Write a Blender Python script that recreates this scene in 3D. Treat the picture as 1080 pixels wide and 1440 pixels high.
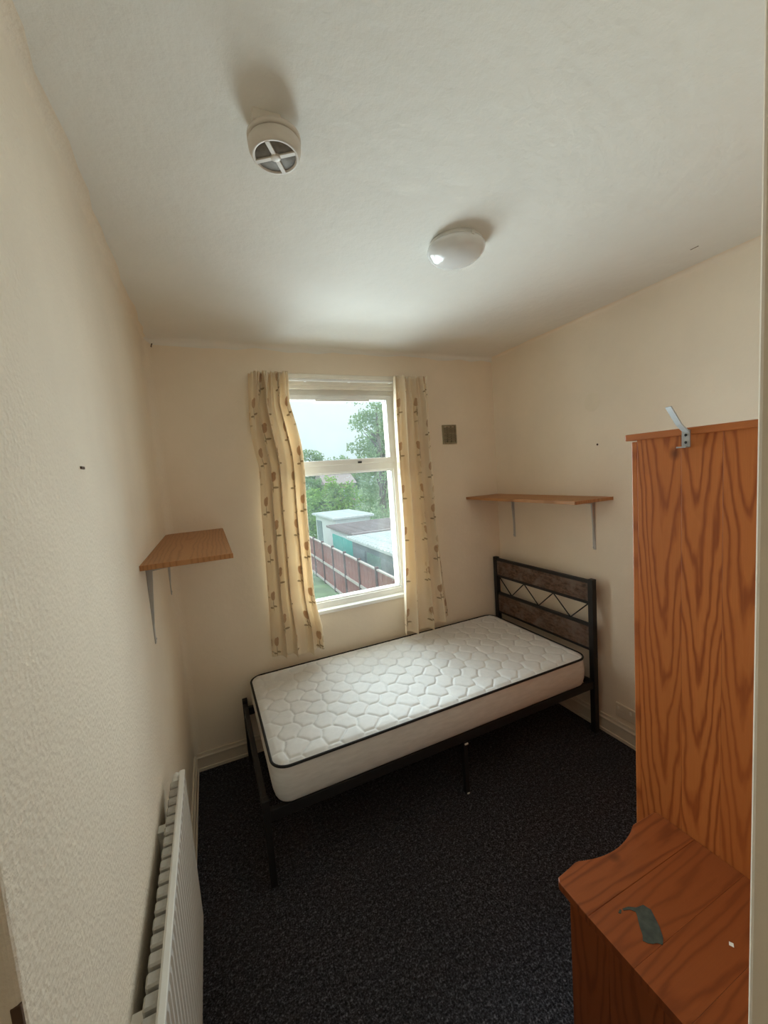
import bpy, bmesh, math, random
import numpy as np
from mathutils import Vector, Matrix

for o in list(bpy.data.objects):
    bpy.data.objects.remove(o)
SC = bpy.context.scene
COL = SC.collection
rad = math.radians

# ------------------------------------------------------------------ camera
cam_d = bpy.data.cameras.new('camera')
cam_d.sensor_fit = 'VERTICAL'
cam_d.sensor_height = 24.0
cam_d.lens = 562.0 / 1440.0 * 24.0
cam_d.clip_start = 0.02
cam_d.clip_end = 500
cam = bpy.data.objects.new('camera', cam_d)
COL.objects.link(cam)
cam.location = (0.248, -2.647, 1.755)
cam.rotation_euler = (rad(84.46), rad(4.21), rad(-23.95))
SC.camera = cam

# ------------------------------------------------------------------ sky (overcast: zenith about 3x the horizon)
world = bpy.data.worlds.new('overcast_sky')
SC.world = world
world.use_nodes = True
wt = world.node_tree
wt.nodes.clear()
w_out = wt.nodes.new('ShaderNodeOutputWorld')
w_bg = wt.nodes.new('ShaderNodeBackground')
w_tc = wt.nodes.new('ShaderNodeTexCoord')
w_sep = wt.nodes.new('ShaderNodeSeparateXYZ')
w_mx = wt.nodes.new('ShaderNodeMath'); w_mx.operation = 'MAXIMUM'; w_mx.inputs[1].default_value = 0.0
w_ma = wt.nodes.new('ShaderNodeMath'); w_ma.operation = 'MULTIPLY_ADD'
w_ma.inputs[1].default_value = 2.0 / 3.0; w_ma.inputs[2].default_value = 1.0 / 3.0
w_st = wt.nodes.new('ShaderNodeMath'); w_st.operation = 'MULTIPLY'
SKY = 2.55
w_st.inputs[1].default_value = SKY
w_bg.inputs['Color'].default_value = (0.84, 0.97, 1.0, 1)
wt.links.new(w_tc.outputs['Generated'], w_sep.inputs[0])
wt.links.new(w_sep.outputs['Z'], w_mx.inputs[0])
wt.links.new(w_mx.outputs[0], w_ma.inputs[0])
wt.links.new(w_ma.outputs[0], w_st.inputs[0])
wt.links.new(w_st.outputs[0], w_bg.inputs['Strength'])
wt.links.new(w_bg.outputs[0], w_out.inputs[0])

# unseen lamp added to strengthen the daylight by the window: one upright source the size of the opening,
# in the outer face of the wall, outside the glass
dd = bpy.data.lights.new('added_window_daylight', 'AREA')
dd.shape = 'RECTANGLE'; dd.size = .915; dd.size_y = 1.52
dd.energy = 70.0; dd.color = (0.85, 0.94, 1.0)
day = bpy.data.objects.new('added_window_daylight', dd)
COL.objects.link(day)
day.location = (1.1175, 0.275, 1.60)
day.rotation_euler = (rad(-90), 0, 0)

SC.view_settings.view_transform = 'Standard'
SC.view_settings.look = 'None'
SC.view_settings.exposure = 0.0
SC.view_settings.gamma = 1.0
SC.view_settings.use_curve_mapping = False
SC.cycles.max_bounces = 14
SC.cycles.diffuse_bounces = 10
SC.cycles.transparent_max_bounces = 16
SC.cycles.sample_clamp_indirect = 8.0

# ------------------------------------------------------------------ material helpers
class NT:
    def __init__(s, name):
        s.m = bpy.data.materials.new(name); s.m.use_nodes = True
        s.t = s.m.node_tree; s.n = s.t.nodes; s.n.clear()
        s.out = s.n.new('ShaderNodeOutputMaterial')
        s.b = s.n.new('ShaderNodeBsdfPrincipled')
        s.t.links.new(s.b.outputs[0], s.out.inputs[0])
    def node(s, typ, **kw):
        nd = s.n.new(typ)
        for k, v in kw.items():
            if k in nd.inputs: s.put(nd.inputs[k], v)
            else: setattr(nd, k, v)
        return nd
    def put(s, sock, v):
        if isinstance(v, bpy.types.NodeSocket): s.t.links.new(v, sock)
        else: sock.default_value = v
    def M(s, op, a, b=None, c=None):
        nd = s.n.new('ShaderNodeMath'); nd.operation = op
        s.put(nd.inputs[0], a)
        if b is not None: s.put(nd.inputs[1], b)
        if c is not None: s.put(nd.inputs[2], c)
        return nd.outputs[0]
    def coord(s, kind='Object'):
        return s.n.new('ShaderNodeTexCoord').outputs[kind]
    def xyz(s, v):
        nd = s.n.new('ShaderNodeSeparateXYZ'); s.put(nd.inputs[0], v)
        return nd.outputs[0], nd.outputs[1], nd.outputs[2]
    def comb(s, x, y, z):
        nd = s.n.new('ShaderNodeCombineXYZ')
        for i, v in enumerate((x, y, z)): s.put(nd.inputs[i], v)
        return nd.outputs[0]
    def noise(s, vec, scale, detail=3, rough=.5):
        nd = s.node('ShaderNodeTexNoise', Scale=scale, Detail=detail, Roughness=rough)
        s.put(nd.inputs['Vector'], vec); return nd.outputs['Fac']
    def ramp(s, fac, stops):
        nd = s.n.new('ShaderNodeValToRGB'); s.put(nd.inputs[0], fac)
        e = nd.color_ramp.elements
        while len(e) < len(stops): e.new(0.5)
        for i, (p, c) in enumerate(stops):
            e[i].position = p
            e[i].color = (c, c, c, 1) if not isinstance(c, tuple) else (*c[:3], 1)
        return nd.outputs[0]
    def mix(s, fac, a, b):
        nd = s.n.new('ShaderNodeMix'); nd.data_type = 'RGBA'
        s.put(nd.inputs[0], fac)
        for i, v in ((6, a), (7, b)):
            s.put(nd.inputs[i], v if isinstance(v, bpy.types.NodeSocket) else (*v[:3], 1))
        return nd.outputs[2]
    def bump(s, h, strength, dist):
        nd = s.node('ShaderNodeBump', Strength=strength, Distance=dist)
        s.put(nd.inputs['Height'], h)
        s.t.links.new(nd.outputs[0], s.b.inputs['Normal'])
    def set(s, color=None, rough=None, metal=None, spec=None):
        if color is not None: s.put(s.b.inputs['Base Color'], color if isinstance(color, bpy.types.NodeSocket) else (*color[:3], 1))
        if rough is not None: s.put(s.b.inputs['Roughness'], rough)
        if metal is not None: s.put(s.b.inputs['Metallic'], metal)
        if spec is not None: s.put(s.b.inputs['Specular IOR Level'], spec)
        return s.m

def lin(r, g, b):
    f = lambda c: ((c / 255 + .055) / 1.055) ** 2.4 if c > 10 else c / 255 / 12.92
    return (f(r), f(g), f(b))

def plain(name, col, rough=.6, metal=0, var=.06, scale=14, bump=0.0, bscale=120, spec=.4):
    k = NT(name); c = k.coord()
    n = k.noise(c, scale, 4)
    lo = tuple(x * (1 - var) for x in col); hi = tuple(min(1, x * (1 + var)) for x in col)
    m = k.set(k.ramp(n, [(.3, lo), (.7, hi)]), rough, metal, spec)
    if bump: k.bump(k.noise(c, bscale, 3), bump, .002)
    return m

def plaster(name, col, b_str, b_scale, b_dist=.003, var=.04, stipple=False):
    k = NT(name); c = k.coord()
    n = k.noise(c, 2.2, 5, .6)
    lo = tuple(x * (1 - var) for x in col); hi = tuple(min(1, x * (1 + var * .5)) for x in col)
    k.set(k.ramp(n, [(.35, lo), (.65, hi)]), .85, 0, .25)
    h = k.noise(c, b_scale, 6, .62)
    if stipple:
        v = k.node('ShaderNodeTexVoronoi', Scale=b_scale * .9); k.put(v.inputs['Vector'], c)
        h = k.M('ADD', h, k.M('MULTIPLY', v.outputs['Distance'], .55))
    h = k.M('ADD', h, k.M('MULTIPLY', k.noise(c, 5, 3), 1.2))
    k.bump(h, b_str, b_dist)
    return k.m

CREAM = (.86, .765, .635)
M = {}
M['wall_left'] = plaster('cream_woodchip_paint', CREAM, .5, 120, .004, stipple=True)
M['wall_back'] = plaster('cream_smooth_paint', CREAM, .35, 40, .003)
M['wall_right'] = plaster('cream_paint', CREAM, .35, 45, .003)
M['hall'] = plaster('hall_paint', CREAM, .3, 40)
M['ceiling'] = plaster('white_rough_ceiling', (.83, .815, .765), .55, 22, .006, var=.03)
M['trim'] = plain('cream_gloss_trim', (.74, .66, .54), .45, var=.04)
M['white_trim'] = plain('white_painted_wood', (.83, .79, .70), .45, var=.03)
M['upvc'] = plain('white_upvc', (.86, .87, .86), .35, var=.02)
M['seal'] = plain('black_rubber_seal', (.03, .03, .03), .6)
M['black_steel'] = plain('black_powder_coated_steel', (.018, .017, .018), .45, var=.15, spec=.3)
M['grey_steel'] = plain('galvanised_grey_steel', (.42, .43, .44), .45, metal=.55, var=.12)
M['grey_bracket'] = plain('grey_painted_bracket', (.50, .50, .49), .5, var=.08)
M['radiator'] = plain('white_radiator_enamel', (.78, .77, .73), .35, var=.02)
M['fin'] = plain('grey_radiator_fin', (.46, .44, .40), .8, var=.15, scale=60)  # fins coloured greyer than the front panel
M['plastic'] = plain('off_white_plastic', (.68, .62, .55), .45, var=.04)
M['plastic_dark'] = plain('grey_plastic_mesh', (.20, .18, .155), .7, var=.2, scale=90)
M['lamp'] = plain('opal_lamp_plastic', (.74, .74, .73), .12, var=.02, spec=.6)
M['lamp_base'] = plain('lamp_base_plastic', (.70, .68, .64), .4)
M['vent'] = plain('aged_brass_vent', (.27, .235, .15), .6, var=.2, scale=50)
M['pile_dark'] = plain('piping_black', (.012, .012, .012), .7)
M['stain'] = plain('grey_green_residue', (.045, .05, .036), .8, var=.3, scale=60)
M['chip'] = plain('brown_chip', (.10, .055, .03), .85)
M['white_chip'] = plain('white_chip', (.75, .72, .66), .6)
M['fill'] = plain('pale_filler', (.83, .74, .60), .85, var=.02)

# carpet: near-black charcoal loop with grey flecks
k = NT('charcoal_fleck_carpet'); c = k.coord()
n1 = k.noise(c, 150, 3, .75); n2 = k.noise(c, 65, 3, .7); n3 = k.noise(c, 1.6, 3)
fl = k.ramp(k.M('ADD', k.M('MULTIPLY', n1, .65), k.M('MULTIPLY', n2, .35)), [(.42, (.016, .0155, .018)), (.53, (.075, .075, .088)), (.65, (.32, .32, .365))])
k.set(k.mix(k.ramp(n3, [(.35, .0), (.75, .35)]), fl, (.03, .029, .03)), 1.0, 0, .05)
k.bump(k.M('ADD', n1, k.M('MULTIPLY', n2, .6)), 1.0, .012)
M['carpet'] = k.m

# pine: grain along `lon`, cathedral arches across `wid`
def pine(name, lon, wid, light, mid, dark, A=62., B=4.2, rough=.42, knots=True, tint=.10, soft=.6):
    k = NT(name); c = k.coord(); ax = k.xyz(c)
    rnd = k.n.new('ShaderNodeObjectInfo').outputs['Random']
    L = k.M('ADD', ax[lon], k.M('MULTIPLY', rnd, 7.3)); U = ax[wid]
    sv = k.comb(k.M('MULTIPLY', U, 1.0), k.M('MULTIPLY', L, .18), k.M('MULTIPLY', rnd, 31.))
    warp = k.M('MULTIPLY', k.M('SUBTRACT', k.noise(sv, 9, 2), .5), .05)
    u = k.M('ADD', k.M('ADD', U, warp), k.M('MULTIPLY', k.M('SUBTRACT', rnd, .5), .05))
    hyp = k.M('SQRT', k.M('ADD', k.M('MULTIPLY', u, u), .0006))
    val = k.M('SUBTRACT', k.M('MULTIPLY', hyp, A), k.M('MULTIPLY', L, B))
    val = k.M('ADD', val, k.M('MULTIPLY', k.noise(sv, 20, 3), 2.0))
    ring = k.M('MULTIPLY_ADD', k.M('SINE', k.M('MULTIPLY', val, 6.2832)), .5, .5)
    blot = k.noise(sv, 5, 3)
    col = k.ramp(ring, [(0.0, light), (.40, light), (.78, mid), (1.0, dark)])
    col = k.mix(k.ramp(blot, [(.35, 0.), (.75, soft)]), col, mid)
    fine = k.noise(k.comb(k.M('MULTIPLY', U, 1.), k.M('MULTIPLY', L, .02), rnd), 420, 3)
    col = k.mix(k.M('MULTIPLY', k.ramp(fine, [(.4, 0.), (.7, 1.)]), .35), col, mid)
    col = k.mix(k.M('MULTIPLY', rnd, tint), col, dark)
    if knots:
        v = k.node('ShaderNodeTexVoronoi', Scale=3.1)
        k.put(v.inputs['Vector'], k.comb(U, k.M('MULTIPLY', L, .75), k.M('MULTIPLY', rnd, 17.)))
        col = k.mix(k.ramp(v.outputs['Distance'], [(.0, .9), (.022, .75), (.06, 0.)]), col, tuple(x * .35 for x in dark))
    k.set(col, rough, 0, .3)
    k.bump(k.M('ADD', ring, fine), .10, .001)
    return k.m
PL, PM, PD = (.52, .165, .042), (.42, .120, .028), (.27, .064, .014)
M['pine_z_y'] = pine('orange_pine_vertical', 2, 1, PL, PM, PD)
M['pine_z_x'] = pine('orange_pine_vertical_front', 2, 0, PL, PM, PD)
M['pine_x_y'] = pine('orange_pine_flat', 0, 1, (.26, .068, .018), (.225, .056, .014), (.16, .037, .010), A=50, B=2.2, rough=.35, tint=.04)
M['pine_cab_z'] = pine('cabinet_pine_vertical', 2, 1, (.26, .068, .018), (.225, .056, .014), (.16, .037, .010), A=50, B=3, rough=.35, tint=.04)
M['shelf_y'] = pine('shelf_pine_long_y', 1, 0, (.46, .225, .095), (.41, .195, .08), (.31, .14, .054), A=60, B=1.5, rough=.5, knots=False)
M['pine_plain'] = plain('orange_pine_edge', (.45, .135, .033), .45, var=.15, scale=8)

# rustic headboard board
k = NT('rustic_brown_board'); c = k.coord(); ax = k.xyz(c)
rnd = k.n.new('ShaderNodeObjectInfo').outputs['Random']
v1 = k.comb(k.M('MULTIPLY', rnd, 9.), k.M('MULTIPLY', ax[1], .35), ax[2])
n1 = k.noise(v1, 60, 5, .7); n2 = k.noise(c, 11, 5, .7)
col = k.ramp(n1, [(.30, (.035, .020, .014)), (.5, (.115, .066, .045)), (.72, (.21, .135, .10))])
k.set(k.mix(k.ramp(n2, [(.45, 0.), (.62, .75)]), col, (.19, .15, .125)), .65, 0, .3)
k.bump(n1, .2, .001)
M['rustic'] = k.m

# mattress fabrics
k = NT('white_quilted_knit'); c = k.coord()
k.set(k.ramp(k.noise(c, 40, 4), [(.3, (.74, .745, .74)), (.7, (.79, .795, .79))]), .9, 0, .1)
k.bump(k.noise(c, 500, 2), .15, .001); M['quilt'] = k.m
k = NT('white_mattress_border'); c = k.coord(); ax = k.xyz(c)
band = k.noise(k.comb(k.M('MULTIPLY', ax[0], .25), k.M('MULTIPLY', ax[1], .25), ax[2]), 55, 3)
k.set(k.ramp(band, [(.35, (.68, .67, .65)), (.65, (.75, .74, .72))]), .9, 0, .1)
k.bump(band, .35, .004); M['border'] = k.m

# curtain with printed flowers, in UV metres
k = NT('cream_curtain_flower_print')
u, v, _ = k.xyz(k.coord('UV'))
def motif(k, u, v, CU, CV, ou, ov, sc=1.0):
    cu = k.M('DIVIDE', k.M('ADD', u, ou), CU); col_i = k.M('FLOOR', cu)
    shift = k.M('MULTIPLY', k.M('MODULO', k.M('ABSOLUTE', col_i), 2.0), .5)
    cv = k.M('ADD', k.M('DIVIDE', k.M('ADD', v, ov), CV), shift)
    x = k.M('MULTIPLY', k.M('SUBTRACT', k.M('FRACT', cu), .5), CU * .62)
    y = k.M('MULTIPLY', k.M('SUBTRACT', k.M('FRACT', cv), .5), CV)
    def ell(x0, y0, a, b):
        dx = k.M('DIVIDE', k.M('SUBTRACT', x, x0), a); dy = k.M('DIVIDE', k.M('SUBTRACT', y, y0), b)
        d = k.M('ADD', k.M('MULTIPLY', dx, dx), k.M('MULTIPLY', dy, dy))
        return k.M('LESS_THAN', d, 1.0)
    fl = k.M('MAXIMUM', ell(0, .03 * sc, .020 * sc, .027 * sc), ell(.012 * sc, .05 * sc, .010 * sc, .014 * sc))
    st = k.M('MAXIMUM', ell(.002, -.03 * sc, .0028, .036 * sc), k.M('MAXIMUM', ell(.018 * sc, -.034 * sc, .017 * sc, .006 * sc), ell(-.016 * sc, -.046 * sc, .016 * sc, .006 * sc)))
    return fl, st
f1, s1 = motif(k, u, v, .21, .30, .02, .05, 1.0)
f2, s2 = motif(k, u, v, .25, .36, .13, .21, .85)
uvn = k.n.new('ShaderNodeTexCoord').outputs['UV']
cloth = k.ramp(k.noise(uvn, 6, 3), [(.3, (.89, .78, .61)), (.7, (.93, .84, .68))])
col = k.mix(k.M('MULTIPLY', f2, .42), cloth, (.58, .42, .22))
col = k.mix(k.M('MULTIPLY', s2, .5), col, (.42, .34, .20))
col = k.mix(k.M('MULTIPLY', f1, .68), col, (.48, .27, .13))
col = k.mix(k.M('MULTIPLY', s1, .75), col, (.30, .22, .11))
k.set(col, .9, 0, .1)
k.bump(k.noise(uvn, 900, 2), .2, .001)
tr = k.n.new('ShaderNodeBsdfTranslucent'); k.put(tr.inputs[0], col)
ms = k.n.new('ShaderNodeMixShader'); ms.inputs[0].default_value = .26
k.t.links.new(k.b.outputs[0], ms.inputs[1]); k.t.links.new(tr.outputs[0], ms.inputs[2])
k.t.links.new(ms.outputs[0], k.out.inputs[0])
M['curtain'] = k.m
M['tape'] = plain('curtain_heading_tape', (.72, .66, .56), .8)

# dirty window glass: clear, a little gloss, a milky film of dirt heavier low down
k = NT('dirty_window_glass'); c = k.coord()
n = k.noise(c, 7, 5, .7)
tp = k.n.new('ShaderNodeBsdfTransparent'); tp.inputs[0].default_value = (.95, .985, .975, 1)
gl = k.n.new('ShaderNodeBsdfGlossy'); gl.inputs['Roughness'].default_value = .02
lw = k.n.new('ShaderNodeFresnel'); lw.inputs[0].default_value = 1.45
tl = k.n.new('ShaderNodeBsdfTranslucent'); tl.inputs[0].default_value = (.62, .72, .76, 1)
m1 = k.n.new('ShaderNodeMixShader'); k.put(m1.inputs[0], k.M('MULTIPLY', lw.outputs[0], .8))
k.t.links.new(tp.outputs[0], m1.inputs[1]); k.t.links.new(gl.outputs[0], m1.inputs[2])
m2 = k.n.new('ShaderNodeMixShader')
k.put(m2.inputs[0], k.ramp(n, [(.3, .004), (.75, .014)]))
k.t.links.new(m1.outputs[0], m2.inputs[1]); k.t.links.new(tl.outputs[0], m2.inputs[2])
k.t.links.new(m2.outputs[0], k.out.inputs[0])
M['glass'] = k.m

# outdoors
def leafm(name, a, b):
    k = NT(name)
    ge = k.n.new('ShaderNodeNewGeometry')
    col = k.ramp(ge.outputs['Random Per Island'], [(0, a), (1, b)])
    k.set(col, .7, 0, .2)
    tr = k.n.new('ShaderNodeBsdfTranslucent'); k.put(tr.inputs[0], col)
    ms = k.n.new('ShaderNodeMixShader'); ms.inputs[0].default_value = .4
    k.t.links.new(k.b.outputs[0], ms.inputs[1]); k.t.links.new(tr.outputs[0], ms.inputs[2])
    k.t.links.new(ms.outputs[0], k.out.inputs[0])
    return k.m
M['leaf_bright'] = leafm('bright_green_leaves', (.20, .37, .07), (.40, .58, .15))
M['leaf_pale'] = leafm('pale_grey_green_leaves', (.24, .36, .17), (.40, .52, .30))
M['leaf_far'] = leafm('far_green_leaves', (.17, .29, .11), (.32, .46, .21))
M['bark'] = plain('grey_bark', (.16, .14, .12), .9, var=.3)
M['lawn'] = plain('rough_lawn', (.20, .27, .14), .95, var=.4, scale=1.2, bump=.5, bscale=30)
M['fence_red'] = plain('red_brown_fence_paint', (.33, .125, .105), .8, var=.25, scale=5)
M['fence_post'] = plain('dark_fence_post', (.13, .075, .07), .85, var=.2)
M['fence_rail'] = plain('pale_fence_rail', (.58, .48, .45), .8, var=.15)
M['shed_white'] = plain('white_rendered_wall', (.82, .84, .84), .8, var=.06)
M['teal'] = plain('teal_painted_door', (.09, .55, .47), .6, var=.1)
M['door_grey'] = plain('grey_painted_door', (.25, .30, .315), .6, var=.12)
M['door_green'] = plain('pale_green_door', (.23, .36, .30), .6, var=.12)
M['roof_pale'] = plain('pale_corrugated_roof', (.60, .62, .62), .8, var=.15)
M['roof_pink'] = plain('pinkish_felt_roof', (.29, .235, .235), .85, var=.2)
M['brick'] = plain('red_brick_house', (.38, .25, .20), .9, var=.2)
M['slate'] = plain('pink_grey_tiles', (.37, .29, .275), .8, var=.15)

# ------------------------------------------------------------------ mesh helpers
def link(name, me, mat, parent=None, smooth=False, loc=None):
    o = bpy.data.objects.new(name, me); COL.objects.link(o)
    if mat is not None and not me.materials: me.materials.append(mat)
    if smooth:
        me.polygons.foreach_set('use_smooth', [True] * len(me.polygons))
    if parent: o.parent = parent
    if loc is not None: o.location = loc
    return o
def from_bm(name, bm, mat, parent=None, smooth=False, loc=None):
    me = bpy.data.meshes.new(name); bmesh.ops.recalc_face_normals(bm, faces=bm.faces[:])
    bm.to_mesh(me); bm.free()
    return link(name, me, mat, parent, smooth, loc)
def add_box(bm, lo, hi, bev=0, seg=2):
    lo, hi = Vector(lo), Vector(hi)
    t = bmesh.new()
    bmesh.ops.create_cube(t, size=1)
    bmesh.ops.scale(t, vec=hi - lo, verts=t.verts)
    bmesh.ops.translate(t, vec=(lo + hi) / 2, verts=t.verts)
    if bev: bmesh.ops.bevel(t, geom=t.edges[:], offset=bev, segments=seg, affect='EDGES', profile=.5)
    me = bpy.data.meshes.new('tmp'); t.to_mesh(me); t.free()
    bm.from_mesh(me); bpy.data.meshes.remove(me)
def box(name, lo, hi, mat, parent=None, bev=.002, local=True):
    """a box whose origin is at its own centre (object coordinates stay local to the piece)"""
    lo, hi = Vector(lo), Vector(hi); c = (lo + hi) / 2
    bm = bmesh.new(); add_box(bm, lo - c, hi - c, bev)
    return from_bm(name, bm, mat, parent, loc=c)
def add_tube(bm, pts, r, seg=10, cap=True):
    pts = [Vector(p) for p in pts]; rings = []
    rr = r if isinstance(r, (list, tuple)) else [r] * len(pts)
    for i, p in enumerate(pts):
        d = (pts[min(i + 1, len(pts) - 1)] - pts[max(i - 1, 0)]).normalized()
        up = Vector((0, 0, 1)) if abs(d.z) < .9 else Vector((1, 0, 0))
        a = d.cross(up).normalized(); b = d.cross(a)
        rings.append([bm.verts.new(p + (a * math.cos(t) + b * math.sin(t)) * rr[i]) for t in [2 * math.pi * j / seg for j in range(seg)]])
    for A, B in zip(rings, rings[1:]):
        for j in range(seg): bm.faces.new((A[j], A[(j + 1) % seg], B[(j + 1) % seg], B[j]))
    if cap: bm.faces.new(rings[0]); bm.faces.new(rings[-1][::-1])
def tube(name, pts, r, mat, parent=None, seg=10):
    bm = bmesh.new(); add_tube(bm, pts, r, seg); return from_bm(name, bm, mat, parent, True)
def add_lathe(bm, prof, c=(0, 0, 0), seg=48):
    c = Vector(c); rings = []
    for r, z in prof:
        if r < 1e-6: rings.append([bm.verts.new(c + Vector((0, 0, z)))])
        else: rings.append([bm.verts.new(c + Vector((r * math.cos(2 * math.pi * j / seg), r * math.sin(2 * math.pi * j / seg), z))) for j in range(seg)])
    for A, B in zip(rings, rings[1:]):
        for j in range(seg):
            q = [A[j % len(A)], A[(j + 1) % len(A)], B[(j + 1) % len(B)], B[j % len(B)]]
            q = list(dict.fromkeys(q))
            if len(q) > 2: bm.faces.new(q)
def lathe(name, prof, mat, parent=None, loc=(0, 0, 0), seg=48, smooth=True):
    bm = bmesh.new(); add_lathe(bm, prof, seg=seg)
    o = from_bm(name, bm, mat, parent, smooth, loc); return o
def prism(name, poly, z0, z1, mat, parent=None, bev=0, loc=(0, 0, 0)):
    bm = bmesh.new()
    b = [bm.verts.new((x, y, z0)) for x, y in poly]; t = [bm.verts.new((x, y, z1)) for x, y in poly]
    bm.faces.new(b[::-1]); bm.faces.new(t)
    n = len(poly)
    for i in range(n): bm.faces.new((b[i], b[(i + 1) % n], t[(i + 1) % n], t[i]))
    if bev:
        es = [e for e in bm.edges if abs(e.verts[0].co.z - e.verts[1].co.z) < 1e-6 and e.verts[0].co.z > z1 - 1e-6]
        bmesh.ops.bevel(bm, geom=es, offset=bev, segments=2, affect='EDGES', profile=.5)
    return from_bm(name, bm, mat, parent, loc=loc)
def extrude_profile(name, prof, a0, a1, fn, mat, parent=None):
    """sweep a closed 2-D profile (p,q) from a0 to a1 along an axis; fn(a,p,q)->xyz"""
    bm = bmesh.new()
    A = [bm.verts.new(fn(a0, *p)) for p in prof]; B = [bm.verts.new(fn(a1, *p)) for p in prof]
    bm.faces.new(A); bm.faces.new(B[::-1]); n = len(prof)
    for i in range(n): bm.faces.new((A[i], A[(i + 1) % n], B[(i + 1) % n], B[i]))
    return from_bm(name, bm, mat, parent)
def thing(name, label, cat, loc=(0, 0, 0), group=None, rz=0):
    o = bpy.data.objects.new(name, None); COL.objects.link(o); o.location = loc; o.rotation_euler.z = rz
    o.empty_display_size = .1
    return tag(o, label, cat, group)
def tag(o, label, cat, group=None):
    o['label'] = label; o['category'] = cat
    if group: o['group'] = group
    return o
def struct(o, label=None):
    o['kind'] = 'structure'
    if label: o['label'] = label
    return o

# ------------------------------------------------------------------ room shell
W, H = 2.435, 2.606
YF = -2.40           # room side of the wall with the doorway
XJ = 0.819           # jamb of the doorway
WX0, WX1, WZ0, WZ1 = .66, 1.575, .84, 2.36   # window opening

bm = bmesh.new(); add_box(bm, (-.3, -3.7, -.2), (W + .15, .28, 0))
floor = struct(from_bm('floor', bm, M['carpet']), 'dark charcoal flecked carpet')
bm = bmesh.new(); add_box(bm, (-.3, -3.7, H), (W + .15, .28, H + .2))
ceiling = struct(from_bm('ceiling', bm, M['ceiling']), 'rough white plaster ceiling')
bm = bmesh.new(); add_box(bm, (-.12, -2.112, 0), (0, .0, H), 0)
es = [e for e in bm.edges if all(abs(v.co.x) < 1e-5 and abs(v.co.y + 2.112) < 1e-5 for v in e.verts)]
bmesh.ops.bevel(bm, geom=es, offset=.008, segments=3, affect='EDGES', profile=.5)
wall_left = struct(from_bm('wall_left', bm, M['wall_left']), 'cream wall with rough woodchip texture')
bm = bmesh.new(); add_box(bm, (W, -2.5, 0), (W + .15, 0, H))
wall_right = struct(from_bm('wall_right', bm, M['wall_right']), 'smooth cream wall above the headboard')
bm = bmesh.new()
add_box(bm, (-.12, 0, 0), (WX0, .28, H)); add_box(bm, (WX1, 0, 0), (W + .15, .28, H))
add_box(bm, (WX0, 0, 0), (WX1, .28, WZ0)); add_box(bm, (WX0, 0, WZ1), (WX1, .28, H))
wall_back = struct(from_bm('wall_back', bm, M['wall_back']), 'cream wall holding the window')
bm = bmesh.new(); add_box(bm, (XJ, YF - .11, 0), (W + .15, YF, H), .006, 3)
add_box(bm, (-.12, YF - .11, 2.36), (XJ + .01, YF, H))
wall_front = struct(from_bm('wall_front', bm, M['hall']), 'cream wall edge beside the doorway')
bm = bmesh.new(); add_box(bm, (-.24, -3.6, 0), (-.12, -2.112, H)); add_box(bm, (-.24, -3.7, 0), (1.5, -3.6, H)); add_box(bm, (1.3, -3.6, 0), (1.5, YF - .11, H))
wall_hall = struct(from_bm('wall_hall', bm, M['hall']), 'plain landing wall outside the doorway')

# rounded plaster in the corners
def cove(name, fn, a0, a1, r, mat, lab, n=8, wob=0):
    bm = bmesh.new(); rows = []
    rnd = random.Random(5)
    NA = 24
    for i in range(NA + 1):
        a = a0 + (a1 - a0) * i / NA
        rr = r * (1 + wob * (rnd.random() - .5))
        row = []
        for j in range(n + 1):
            t = math.pi / 2 * j / n
            row.append(bm.verts.new(fn(a, rr * (1 - math.sin(t)), rr * (1 - math.cos(t)))))
        rows.append(row)
    for A, B in zip(rows, rows[1:]):
        for j in range(n): bm.faces.new((A[j], A[j + 1], B[j + 1], B[j]))
    return struct(from_bm(name, bm, mat, None, True), lab)
cove('trim_1', lambda a, p, q: (p, -q, a), 0.0, H, .045, M['wall_left'], 'rounded plaster in the corner of the woodchip wall')
cove('trim_2', lambda a, p, q: (p, a, H - q), -2.11, -.0, .028, M['wall_left'], 'rounded plaster between woodchip wall and ceiling', wob=.5)
cove('trim_3', lambda a, p, q: (a, -p, H - q), 0, W, .03, M['ceiling'], 'rounded plaster above the window wall', wob=.7)
cove('trim_4', lambda a, p, q: (W - p, a, H - q), YF, 0, .02, M['wall_right'], 'rounded plaster above the headboard wall', wob=.5)

# skirting
def skirt(name, a0, a1, fn, h=.11):
    prof = [(0, 0), (.02, 0), (.02, h * .16), (.014, h * .18), (.014, h * .70), (.018, h * .74), (.018, h * .80), (.011, h * .86), (.009, h), (0, h)]
    return struct(extrude_profile(name, prof, a0, a1, fn, M['trim']), 'cream painted skirting board')
skirt('baseboard_back', 0, W, lambda a, p, q: (a, -p, q))
skirt('baseboard_left', 0, -2.11, lambda a, p, q: (p, a, q))
skirt('baseboard_right', 0, YF, lambda a, p, q: (W - p, a, q), .115)

# small marks on walls and ceiling
box('chipped_paint', (-.001, -1.575, 1.813), (.003, -1.548, 1.819), M['chip'], wall_left, .001)
box('chipped_paint', (-.010, -2.1135, 1.165), (-.0005, -2.108, 1.20), M['chip'], wall_left, .001)
box('plaster_crack', (2.235, -1.585, H - .0015), (2.238, -1.555, H + .001), M['chip'], ceiling, 0)
lathe('screw_hole', [(0, .0015), (.006, .0015), (.006, -.001)], M['chip'], wall_right, (W, -.935, 1.833)).rotation_euler = (0, rad(-90), 0)
bm = bmesh.new(); add_lathe(bm, [(0, .0012), (.048, .001), (.055, 0)], seg=40)
o = from_bm('filled_patch', bm, M['fill'], wall_right, True, (W, -.905, 2.09)); o.rotation_euler = (0, rad(-90), 0)

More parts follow.
